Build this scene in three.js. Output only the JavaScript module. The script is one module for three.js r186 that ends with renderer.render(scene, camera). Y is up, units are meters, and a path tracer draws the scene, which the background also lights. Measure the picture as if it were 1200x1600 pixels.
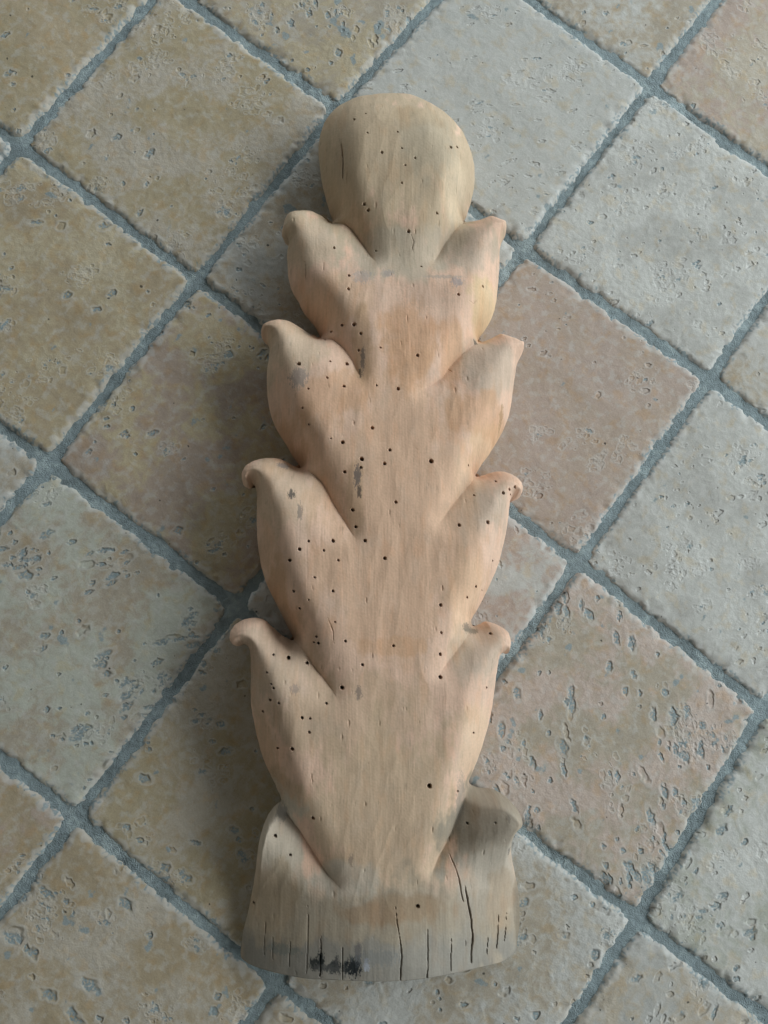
import * as THREE from 'three';

/* ------------------------------------------------------------------ camera, sky, sun, exposure */
const scene = new THREE.Scene();
const EYE = new THREE.Vector3(0, 0.54408, 0);
const FWD = new THREE.Vector3(0.05873926, -0.98667645, -0.15172107);
const RIGHT = new THREE.Vector3(0.99823264, 0.05942723, 0);
const UPV = new THREE.Vector3(-0.00901636, 0.15145293, -0.98842335);
const camera = new THREE.PerspectiveCamera(60, 768 / 1024, 0.01, 60);
camera.position.copy(EYE);
camera.up.copy(UPV);
camera.lookAt(EYE.clone().add(FWD));

const renderer = new THREE.WebGLRenderer({ antialias: true });
renderer.setSize(768, 1024);
renderer.toneMapping = THREE.LinearToneMapping;
renderer.toneMappingExposure = 3.3;
renderer.shadowMap.enabled = true;

// even overcast sky: a little brighter towards the zenith, faintly blue
{
  const w = 64, h = 32, d = new Float32Array(w * h * 4);
  for (let j = 0; j < h; j++) for (let i = 0; i < w; i++) {
    const el = ((j + 0.5) / h - 0.5) * Math.PI, k = (j * w + i) * 4;
    const L = el > 0 ? 0.44 + 0.44 * Math.sin(el) : 0.09;
    d[k] = L * 0.9; d[k + 1] = L * 1.0; d[k + 2] = L * 1.045; d[k + 3] = 1;
  }
  const t = new THREE.DataTexture(d, w, h, THREE.RGBAFormat, THREE.FloatType);
  t.mapping = THREE.EquirectangularReflectionMapping; t.magFilter = THREE.LinearFilter; t.needsUpdate = true;
  scene.background = t; scene.environment = t;
}
const sun = new THREE.DirectionalLight(new THREE.Color(0.98, 1.0, 0.96), 0.9);
sun.position.set(2.0, 2.7, 0.0);
sun.target.position.set(0, 0, 0);
sun.castShadow = true; sun.shadow.radius = 105; sun.shadow.mapSize.set(2048, 2048);
Object.assign(sun.shadow.camera, { left: -0.6, right: 0.6, top: 0.6, bottom: -0.6, near: 0.1, far: 6 });
scene.add(sun, sun.target);

/* ------------------------------------------------------------------ helpers */
const FPX = 800 / Math.tan(Math.PI / 6);
// the place in the world seen at a spot of the 1200 x 1600 photograph, at a given height in metres
function at(px, py, h) {
  const r = FWD.clone().addScaledVector(RIGHT, (px - 600) / FPX).addScaledVector(UPV, -(py - 800) / FPX);
  return r.multiplyScalar((h - EYE.y) / r.y).add(EYE);
}
function rng(seed) {
  let a = seed >>> 0;
  return () => { a = (a + 0x6D2B79F5) | 0; let t = Math.imul(a ^ (a >>> 15), 1 | a); t = (t + Math.imul(t ^ (t >>> 7), 61 | t)) ^ t; return ((t ^ (t >>> 14)) >>> 0) / 4294967296; };
}
const PERM = new Uint8Array(512), GX = new Float32Array(256), GY = new Float32Array(256);
{
  const r = rng(77), p = [...Array(256).keys()];
  for (let i = 255; i > 0; i--) { const j = Math.floor(r() * (i + 1)); [p[i], p[j]] = [p[j], p[i]]; }
  for (let i = 0; i < 512; i++) PERM[i] = p[i & 255];
  for (let i = 0; i < 256; i++) { const a = r() * Math.PI * 2; GX[i] = Math.cos(a); GY[i] = Math.sin(a); }
}
function noise(x, y) {           // gradient noise, about -0.7 .. 0.7
  const xf = Math.floor(x), yf = Math.floor(y), X = xf & 255, Y = yf & 255, u = x - xf, v = y - yf;
  const a = PERM[X] + Y, b = PERM[X + 1] + Y;
  const g0 = PERM[a], g1 = PERM[b], g2 = PERM[a + 1], g3 = PERM[b + 1];
  const su = u * u * u * (u * (u * 6 - 15) + 10), sv = v * v * v * (v * (v * 6 - 15) + 10);
  const n0 = GX[g0] * u + GY[g0] * v, n1 = GX[g1] * (u - 1) + GY[g1] * v;
  const n2 = GX[g2] * u + GY[g2] * (v - 1), n3 = GX[g3] * (u - 1) + GY[g3] * (v - 1);
  const p = n0 + su * (n1 - n0), q = n2 + su * (n3 - n2);
  return p + sv * (q - p);
}
function fbm(x, y, o) { let s = 0, a = 1, n = 0; for (let k = 0; k < o; k++) { s += a * noise(x, y); n += a; a *= 0.5; x = x * 2.03 + 17.1; y = y * 2.03 + 5.3; } return s / n; }
const clamp = (x, a, b) => x < a ? a : x > b ? b : x;
const sm = (a, b, x) => { const t = clamp((x - a) / (b - a), 0, 1); return t * t * (3 - 2 * t); };
const toS = (c) => c <= 0.0031308 ? 12.92 * c : 1.055 * Math.pow(c, 1 / 2.4) - 0.055;
const LUT = new Uint8Array(4097); for (let i = 0; i <= 4096; i++) LUT[i] = Math.round(255 * toS(i / 4096));
const srgb8 = (c) => LUT[c <= 0 ? 0 : c >= 1 ? 4096 : (c * 4096) | 0];

/* ------------------------------------------------------------------ paved floor: mortar bed and stone tiles */
const floor = new THREE.Group(); floor.name = 'paved_floor'; floor.userData = { kind: 'structure', label: 'floor of worn square stone tiles laid diagonally in grey blue mortar' };
scene.add(floor);

const GU = [0.11966217, 0.09044869], GV = [0.09044869, -0.11966217], GO = [-0.08625866, -0.23303171];
const MEASURED = { '-1,0': [30, 225], '0,0': [307, 436], '0,1': [525, 168], '1,1': [820, 387], '1,2': [1017, 133], '2,1': [1110, 592], '2,0': [905, 878], '0,-1': [75, 722], '1,-1': [370, 947], '1,-2': [118, 1278], '3,-1': [997, 1437], '2,-2': [432, 1540], '3,0': [1195, 1108] };
function node(i, j) {
  const m = MEASURED[i + ',' + j];
  if (m) { const p = at(m[0], m[1], 0); return [p.x, p.z]; }
  return [GO[0] + GU[0] * i + GV[0] * j, GO[1] + GU[1] * i + GV[1] * j];
}

// linear stone colours
const TAN = [0.385, 0.325, 0.215], OCHRE = [0.375, 0.308, 0.208], PINK = [0.42, 0.34, 0.29], ROSE = [0.365, 0.295, 0.24], GREY = [0.42, 0.42, 0.395], PALE = [0.45, 0.455, 0.43], GREEN = [0.395, 0.405, 0.35], SAND = [0.385, 0.34, 0.27];
const MORTAR = [0.22, 0.275, 0.292];
// a, b: the two main tones; pits: number, length and width in mm, direction in degrees, share filled with mortar; spall: how much of the face is flaked; smear: mortar residue
const TILE = {
  '-1,0': { a: TAN, b: SAND, pits: [45, 2.4, 1.7, 70, 0.4], spall: 0.7, smear: 0.15 },
  '0,0': { a: SAND, b: GREY, pits: [70, 2.0, 1.4, 30, 0.7], spall: 0.35, smear: 0.3 },
  '0,1': { a: PALE, b: GREY, pits: [170, 2.2, 0.8, 48, 0.06], spall: 0.35, smear: 0.1 },
  '1,1': { a: GREY, b: PALE, pits: [130, 1.9, 1.3, 60, 0.2], spall: 0.8, smear: 0.1 },
  '1,0': { a: PINK, b: ROSE, pits: [45, 1.9, 1.2, 60, 0.1], spall: 0.3, smear: 0.04 },
  '0,-1': { a: ROSE, b: TAN, pits: [60, 2.4, 1.5, 80, 0.85], spall: 0.35, smear: 0.2 },
  '-1,-1': { a: OCHRE, b: TAN, pits: [45, 2.6, 2.0, 60, 0.5], spall: 0.6, smear: 0.12 },
  '1,-1': { a: PINK, b: GREY, pits: [90, 2.0, 1.0, -40, 0.3], spall: 0.3, smear: 0.1 },
  '2,0': { a: GREY, b: PALE, pits: [150, 2.2, 1.2, 60, 0.15], spall: 0.6, smear: 0.08 },
  '2,-1': { a: SAND, b: PINK, pits: [170, 3.6, 1.9, -38, 0.75], spall: 0.6, smear: 0.3 },
  '2,-2': { a: SAND, b: GREY, pits: [150, 3.1, 2.1, 50, 0.6], spall: 0.95, smear: 0.1 },
  '1,-2': { a: TAN, b: SAND, pits: [60, 2.4, 1.5, 20, 0.8], spall: 0.45, smear: 0.25 },
  '0,-2': { a: SAND, b: GREEN, pits: [150, 3.4, 1.7, 60, 0.8], spall: 0.3, smear: 0.12 },
  '0,-3': { a: OCHRE, b: ROSE, pits: [60, 2.6, 1.6, 40, 0.8], spall: 0.3, smear: 0.2 },
  '1,-3': { a: OCHRE, b: SAND, pits: [45, 4.4, 2.6, 0, 0.9], spall: 0.6, smear: 0.3 },
  '2,-3': { a: SAND, b: OCHRE, pits: [70, 2.4, 1.5, 30, 0.6], spall: 0.3, smear: 0.2 },
  '3,-1': { a: GREEN, b: PALE, pits: [150, 3.6, 1.8, 62, 0.45], spall: 0.45, smear: 0.06 },
  '3,-2': { a: GREY, b: SAND, pits: [70, 3.2, 1.6, 80, 0.4], spall: 0.5, smear: 0.1 },
  '-1,1': { a: SAND, b: TAN, pits: [80, 2.6, 1.6, -45, 0.8], spall: 0.6, smear: 0.5 },
  '-2,0': { a: TAN, b: OCHRE, pits: [40, 2.4, 1.6, 60, 0.5], spall: 0.2, smear: 0.05 },
  '0,2': { a: SAND, b: GREY, pits: [110, 2.4, 1.3, 60, 0.45], spall: 0.5, smear: 0.25 },
  '1,2': { a: PINK, b: SAND, pits: [70, 2.2, 1.6, 20, 0.1], spall: 0.4, smear: 0.04 },
  '2,1': { a: SAND, b: GREY, pits: [50, 2.2, 1.3, 60, 0.2], spall: 0.2, smear: 0.05 },
  '-1,-2': { a: SAND, b: GREY, pits: [60, 2.4, 1.4, 60, 0.7], spall: 0.3, smear: 0.1 },
  '-2,-1': { a: PALE, b: GREY, pits: [60, 2.4, 1.4, 60, 0.5], spall: 0.3, smear: 0.1 },
};
const SIDE = 0.143, RES = 512;      // tile side in metres, texels a side
function tileMaps(cfg, seed) {
  const R = rng(seed), ox = R() * 200, oy = R() * 200, N = RES, mmx = SIDE * 1000 / N;
  const H = new Float32Array(N * N), F = new Float32Array(N * N), W = new Float32Array(N * N);
  const [np, len, wid, dir, fill] = cfg.pits;
  // pits gather in clusters
  const cl = []; for (let k = 0; k < 7; k++) cl.push([R(), R(), 0.06 + R() * 0.14]);
  const pit = (u, v, a, b, an, depth, full, lipH, warp) => {
    if (u < 0.02 || v < 0.02 || u > 0.98 || v > 0.98) return;
    const ca = Math.cos(an), sa = Math.sin(an), e = Math.ceil((a * 1.9 + 1.2) / mmx), cx = Math.round(u * N), cy = Math.round(v * N), no = R() * 100, fq = 0.75 / Math.max(0.7, b);
    for (let y = Math.max(0, cy - e); y <= Math.min(N - 1, cy + e); y++) for (let x = Math.max(0, cx - e); x <= Math.min(N - 1, cx + e); x++) {
      const dx = (x - cx) * mmx, dy = (y - cy) * mmx, wx = noise(dx * fq + no, dy * fq + no) * warp * b, wy = noise(dx * fq + no + 30, dy * fq + no) * warp * b;
      const q = Math.hypot(((dx + wx) * ca + (dy + wy) * sa) / a, (-(dx + wx) * sa + (dy + wy) * ca) / b);
      if (q > 2.2) continue;
      const i = y * N + x, hole = 1 - sm(0.6, 1.12, q), lip = Math.exp(-Math.pow((q - 1.3) / 0.3, 2));
      H[i] = Math.min(H[i], -hole * depth) + (hole < 0.04 ? lip * lipH : 0);
      if (full) F[i] = Math.max(F[i], hole * sm(-0.35, 0.1, noise(dx * 0.8 + no, dy * 0.8)));
      W[i] = Math.max(W[i], lip * 0.8);
    }
  };
  for (let k = 0; k < np; k++) {
    let u = R(), v = R();
    if (R() < 0.45) { const c = cl[Math.floor(R() * 7)]; u = c[0] + (R() + R() - 1) * c[2]; v = c[1] + (R() + R() - 1) * c[2]; }
    const s = Math.pow(R(), 1.8) * 1.5 + 0.4, a = len * s * 0.85, b = Math.min(a, wid * (0.5 + 0.55 * s) * (0.7 + R() * 0.6) * 0.85);
    pit(u, v, a, b, (dir + (R() - 0.5) * 46) * Math.PI / 180, (0.32 + R() * 0.45) * Math.min(1.2, b), R() < fill, 0.065, 0.8);
  }
  // spalled patches: clusters of shallow overlapping scallops
  const ns = Math.round(5 + cfg.spall * 16);
  for (let c = 0; c < ns; c++) {
    const cu = R(), cv = R(), rad = 0.025 + R() * 0.07, n = Math.round(8 + R() * 26), an = dir * Math.PI / 180;
    for (let k = 0; k < n; k++) { const p = (R() + R() - 1) * rad * 1.5, q = (R() + R() - 1) * rad, a = 0.5 + Math.pow(R(), 2) * 1.9; pit(cu + p * Math.cos(an) - q * Math.sin(an), cv + p * Math.sin(an) + q * Math.cos(an), a * 1.2, a * (0.55 + R() * 0.4), an + (R() - 0.5) * 2, (0.12 + R() * 0.22) * Math.min(1, a), R() < fill * 0.22, 0.09, 1.0); }
  }
  // specks of dirt
  const speck = new Float32Array(N * N);
  for (let k = 0; k < 9; k++) { const cx = R() * N, cy = R() * N, r = 0.8 + R() * R() * 2.4, el = 0.6 + R(), an = R() * 3; for (let y = -6; y <= 6; y++) for (let x = -6; x <= 6; x++) { const p = Math.round(cx + x), q = Math.round(cy + y); if (p < 0 || q < 0 || p >= N || q >= N) continue; const u = (x * Math.cos(an) + y * Math.sin(an)) / el, v = -x * Math.sin(an) + y * Math.cos(an); speck[q * N + p] = Math.max(speck[q * N + p], sm(r + 0.5, r - 0.5, Math.hypot(u, v) + noise(p * 0.5, q * 0.5))); } }
  const col = new Uint8Array(N * N * 4), bump = new Float32Array(N * N * 4);
  for (let y = 0; y < N; y++) for (let x = 0; x < N; x++) {
    const X = x * mmx + ox, Y = y * mmx + oy, i = y * N + x;
    const ed = Math.min(x, y, N - 1 - x, N - 1 - y) * mmx;
    const wx = noise(X * 0.09, Y * 0.09) * 4, wy = noise(X * 0.09 + 50, Y * 0.09) * 4;
    const big = fbm((X + wx) * 0.026, (Y + wy) * 0.026, 3), mid = fbm((X + wy) * 0.2 + 9, (Y + wx) * 0.2, 4), fine = noise(X * 1.1, Y * 1.1), gr = noise(X * 2.4 + 7, Y * 2.4);
    const area = sm(0.3 - cfg.spall * 0.5, 0.55 - cfg.spall * 0.5, big + mid * 0.5);
    H[i] += mid * 0.28 + noise(X * 0.33 + 12, Y * 0.33) * 0.16 * (0.3 + area) + fine * 0.07 * (0.4 + area) + gr * 0.035;
    // mortar left on the face: in the lowest hollows and along chipped rims
    const sn = fbm(X * 0.075 + 90, Y * 0.075 + 40, 4);
    const edge = sm(4.2, 0.6, ed + noise(X * 0.35, Y * 0.35) * 5 + noise(X * 0.05, Y * 0.05) * 5);
    const smear = Math.max(F[i], 0.85 * sm(0.30, 0.38, sn + cfg.smear * 0.25 - 0.02), edge * 0.9 * sm(-0.1, 0.1, noise(X * 0.5 + 3, Y * 0.5)));
    const t = sm(-0.2, 0.2, big * 1.1 + mid * 0.5 + gr * 0.1), o = sm(0.02, 0.3, fbm(X * 0.12 + 60, Y * 0.12, 4) + fine * 0.08);
    const bl = sm(-0.02, 0.3, fbm(X * 0.16 + 77, Y * 0.16 + 12, 5) + fine * 0.06);
    const lum = 1 + 0.14 * fine + 0.14 * gr + 0.2 * mid + 0.3 * big;
    const haze = Math.max(W[i] * 0.5, area * 0.12, 0.55 * sm(7, 2.5, ed + noise(X * 0.2 + 8, Y * 0.2) * 7), bl * 0.34);
    for (let k = 0; k < 3; k++) {
      let c = cfg.a[k] + (cfg.b[k] - cfg.a[k]) * t;
      c *= 1 + o * [0.02, -0.07, -0.19][k];
      c *= lum;
      c += haze * ([0.50, 0.50, 0.485][k] - c);
      c += smear * (MORTAR[k] * (1.02 + 0.3 * fine) - c);
      c *= 1 - 0.8 * speck[i];
      col[i * 4 + k] = srgb8(c);
    }
    col[i * 4 + 3] = 255;
    const b = clamp(0.7 + H[i] / 2, 0, 1); bump[i * 4] = bump[i * 4 + 1] = bump[i * 4 + 2] = b; bump[i * 4 + 3] = 1;
  }
  const map = new THREE.DataTexture(col, N, N, THREE.RGBAFormat, THREE.UnsignedByteType), bm = new THREE.DataTexture(bump, N, N, THREE.RGBAFormat, THREE.FloatType);
  map.colorSpace = THREE.SRGBColorSpace;
  for (const m of [map, bm]) { m.magFilter = THREE.LinearFilter; m.minFilter = THREE.LinearFilter; m.needsUpdate = true; }
  return { mat: new THREE.MeshStandardMaterial({ map, bumpMap: bm, bumpScale: 0.002, roughness: 0.82, name: 'stone' }), H };
}
// spacing of the rows of a tile's surface: closer at the rounded edges
function rows(n) {
  const a = []; const e = [0, 0.0009, 0.0018, 0.0028, 0.004, 0.0055, 0.0075];
  for (const x of e) a.push(x / SIDE); const m = n;
  for (let k = 1; k < m; k++) a.push((0.0075 + (SIDE - 0.015) * k / m) / SIDE);
  for (const x of e.slice().reverse()) a.push(1 - x / SIDE);
  return a;
}
function tileGeometry(i, j, seed, n, H) {
  const R = rng(seed * 7 + 5), gap = 0.0013;
  const c = [node(i, j), node(i + 1, j), node(i + 1, j + 1), node(i, j + 1)];
  const A = rows(n), n1 = A.length, pos = [], uv = [], idx = [];
  const tx = (R() - 0.5) * 0.0012, ty = (R() - 0.5) * 0.0012, lift = (R() - 0.5) * 0.0007, no = R() * 300;
  const w = Math.hypot(c[1][0] - c[0][0], c[1][1] - c[0][1]), f = gap / w;
  const place = (u, v, y) => {
    const U = f + (1 - 2 * f) * u, V = f + (1 - 2 * f) * v;
    const x = (1 - U) * (1 - V) * c[0][0] + U * (1 - V) * c[1][0] + U * V * c[2][0] + (1 - U) * V * c[3][0];
    const z = (1 - U) * (1 - V) * c[0][1] + U * (1 - V) * c[1][1] + U * V * c[2][1] + (1 - U) * V * c[3][1];
    pos.push(x, y, z); uv.push(u, v);
  };
  const rc = 0.0105 / SIDE;
  const warp = (u, v) => {   // round the corners and make the edges uneven
    let uu = u, vv = v;
    const su = u < 0.5 ? 1 : -1, sv = v < 0.5 ? 1 : -1, a = u < 0.5 ? u : 1 - u, b = v < 0.5 ? v : 1 - v;
    if (a < rc && b < rc) {
      const p = 1 - a / rc, q = 1 - b / rc, k = 0.85, P = p * Math.sqrt(1 - k * q * q / 2), Q = q * Math.sqrt(1 - k * p * p / 2);
      uu = su > 0 ? rc * (1 - P) : 1 - rc * (1 - P); vv = sv > 0 ? rc * (1 - Q) : 1 - rc * (1 - Q);
    }
    const X = u * 143 + no, Y = v * 143 + no * 1.7, da = Math.min(a, b) * 143, wgt = Math.exp(-da / 5);
    const ed = 1.7 * noise(X * 0.05, Y * 0.05) + 1.5 * noise(X * 0.16, Y * 0.16) + 1.4 * Math.max(0, noise(X * 0.33, Y * 0.33)) + 1.0 * noise(X * 0.5, Y * 0.5) + 0.5 * noise(X * 0.9, Y * 0.9);
    if (a <= b) uu += su * wgt * (0.25 + ed) / 143; if (b <= a) vv += sv * wgt * (0.25 + ed) / 143;
    return [uu, vv];
  };
  for (let q = 0; q < n1; q++) for (let p = 0; p < n1; p++) {
    const u = A[p], v = A[q], [uu, vv] = warp(u, v);
    const d = Math.min(u, v, 1 - u, 1 - v) * 143;
    const X = u * 143 + no, Y = v * 143 + no * 1.7;
    const rb = 4.6 + 3 * noise(X * 0.07 + 40, Y * 0.07);
    let y = lift + tx * (u - 0.5) * 2 + ty * (v - 0.5) * 2;
    y += 0.0009 * noise(X * 0.022, Y * 0.022) + 0.0005 * noise(X * 0.07 + 9, Y * 0.07);
    if (d < 10) y -= 0.0017 * (1 - d / 10) * sm(0.08, 0.3, noise(X * 0.13 + 70, Y * 0.13)) + 0.001 * (1 - d / 10) * sm(0.15, 0.35, noise(X * 0.34 + 20, Y * 0.34));
    if (d < rb) y -= 0.0036 * Math.pow(1 - d / rb, 2.1);
    place(uu, vv, y);
  }
  for (let q = 0; q < n1 - 1; q++) for (let p = 0; p < n1 - 1; p++) { const a = q * n1 + p; idx.push(a, a + 1, a + n1 + 1, a, a + n1 + 1, a + n1); }
  // sides down into the mortar
  const ring = [];
  for (let p = 0; p < n1 - 1; p++) ring.push(p);
  for (let q = 0; q < n1 - 1; q++) ring.push(q * n1 + n1 - 1);
  for (let p = n1 - 1; p > 0; p--) ring.push((n1 - 1) * n1 + p);
  for (let q = n1 - 1; q > 0; q--) ring.push(q * n1);
  const b0 = pos.length / 3;
  for (const r of ring) { pos.push(pos[r * 3], -0.009, pos[r * 3 + 2]); uv.push(uv[r * 2], uv[r * 2 + 1]); }
  for (let k = 0; k < ring.length; k++) { const m = (k + 1) % ring.length; idx.push(ring[k], b0 + k, ring[m], ring[m], b0 + k, b0 + m); }
  const g = new THREE.BufferGeometry();
  g.setAttribute('position', new THREE.Float32BufferAttribute(pos, 3));
  g.setAttribute('uv', new THREE.Float32BufferAttribute(uv, 2));
  g.setIndex(idx);
  g.computeVertexNormals();
  return g;
}
{
  const mats = []; let count = 0;
  const keys = Object.keys(TILE);
  for (const k of keys) mats.push(tileMaps(TILE[k], 1000 + mats.length * 37));
  for (let i = -5; i <= 6; i++) for (let j = -6; j <= 5; j++) {
    const c = node(i + 0.5, j + 0.5), key = i + ',' + j, has = TILE[key];
    if (!has && (Math.abs(c[0]) > 0.62 || Math.abs(c[1]) > 0.78)) continue;
    const m = mats[has ? keys.indexOf(key) : Math.floor(rng(i * 31 + j * 17 + 900)() * mats.length)];
    const g = tileGeometry(i, j, 500 + i * 13 + j * 101, has ? 84 : 24, m.H);
    const t = new THREE.Mesh(g, m.mat);
    t.name = 'tile' + (count ? '_' + String(count).padStart(3, '0') : ''); count++;
    t.castShadow = t.receiveShadow = true; floor.add(t);
  }
}
// mortar between the tiles
{
  const N = 512, col = new Uint8Array(N * N * 4), bump = new Float32Array(N * N * 4);
  const wrapn = (x, y, f, o) => { // tileable noise over the unit square
    const a = noise(x * f + o, y * f + o), b = noise((x - 1) * f + o, y * f + o), c = noise(x * f + o, (y - 1) * f + o), d = noise((x - 1) * f + o, (y - 1) * f + o);
    return (a * (1 - x) + b * x) * (1 - y) + (c * (1 - x) + d * x) * y;
  };
  for (let y = 0; y < N; y++) for (let x = 0; x < N; x++) {
    const i = y * N + x, u = x / N, v = y / N;
    const a = wrapn(u, v, 9, 3), b = wrapn(u, v, 34, 13), c = wrapn(u, v, 95, 23), d = wrapn(u, v, 190, 41);
    const pit = sm(0.26, 0.42, c), l = 1 + 0.6 * a + 0.45 * b + 0.4 * d + 0.2 * c - 0.4 * pit, w = sm(0.0, 0.4, a + 0.6 * b);
    for (let k = 0; k < 3; k++) col[i * 4 + k] = srgb8(clamp(MORTAR[k] * l + w * [0.05, 0.05, 0.045][k], 0.01, 1));
    col[i * 4 + 3] = 255;
    const h = clamp(0.6 + 0.22 * b + 0.2 * c + 0.3 * d - 0.25 * pit, 0, 1); bump[i * 4] = bump[i * 4 + 1] = bump[i * 4 + 2] = h; bump[i * 4 + 3] = 1;
  }
  const map = new THREE.DataTexture(col, N, N, THREE.RGBAFormat, THREE.UnsignedByteType), bm = new THREE.DataTexture(bump, N, N, THREE.RGBAFormat, THREE.FloatType);
  map.colorSpace = THREE.SRGBColorSpace;
  for (const m of [map, bm]) { m.magFilter = THREE.LinearFilter; m.wrapS = m.wrapT = THREE.RepeatWrapping; m.needsUpdate = true; }
  const g = new THREE.PlaneGeometry(1.6, 1.8, 400, 450); g.rotateX(-Math.PI / 2);
  const p = g.attributes.position, uv = g.attributes.uv;
  for (let k = 0; k < p.count; k++) {
    const X = p.getX(k) * 1000, Z = p.getZ(k) * 1000;
    p.setY(k, -0.0021 + 0.001 * noise(X * 0.03, Z * 0.03) + 0.0009 * noise(X * 0.11 + 5, Z * 0.11));
    uv.setXY(k, X / 120, Z / 120);
  }
  g.computeVertexNormals();
  const m = new THREE.Mesh(g, new THREE.MeshStandardMaterial({ map, bumpMap: bm, bumpScale: 0.0019, roughness: 0.95, name: 'mortar' }));
  m.name = 'mortar_bed'; m.castShadow = m.receiveShadow = true; floor.add(m);
}

/* ------------------------------------------------------------------ unseen slabs added to shade the floor from the left and from above */
{
  const blocker = new THREE.Group(); blocker.name = 'added_shade_blocker'; blocker.position.set(-0.72, 0, 0.32); blocker.rotation.y = Math.PI / 7.5;
  blocker.userData = { label: 'added unseen upright and overhead slabs that shade the tiles', category: 'blocker' };
  const blocker_surface = new THREE.MeshStandardMaterial({ color: new THREE.Color().setRGB(0.33, 0.3, 0.26), roughness: 0.95, name: 'blocker_surface' });
  const side_blocker = new THREE.Mesh(new THREE.BoxGeometry(0.25, 1.9, 8), blocker_surface); side_blocker.name = 'side_blocker'; side_blocker.position.set(-0.125, 0.94, 0);
  const top_blocker = new THREE.Mesh(new THREE.BoxGeometry(2.3, 0.16, 8), blocker_surface); top_blocker.name = 'top_blocker'; top_blocker.position.set(1.15, 1.782, 0);
  for (const m of [side_blocker, top_blocker]) { m.castShadow = m.receiveShadow = true; blocker.add(m); }
  scene.add(blocker);
}

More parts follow.
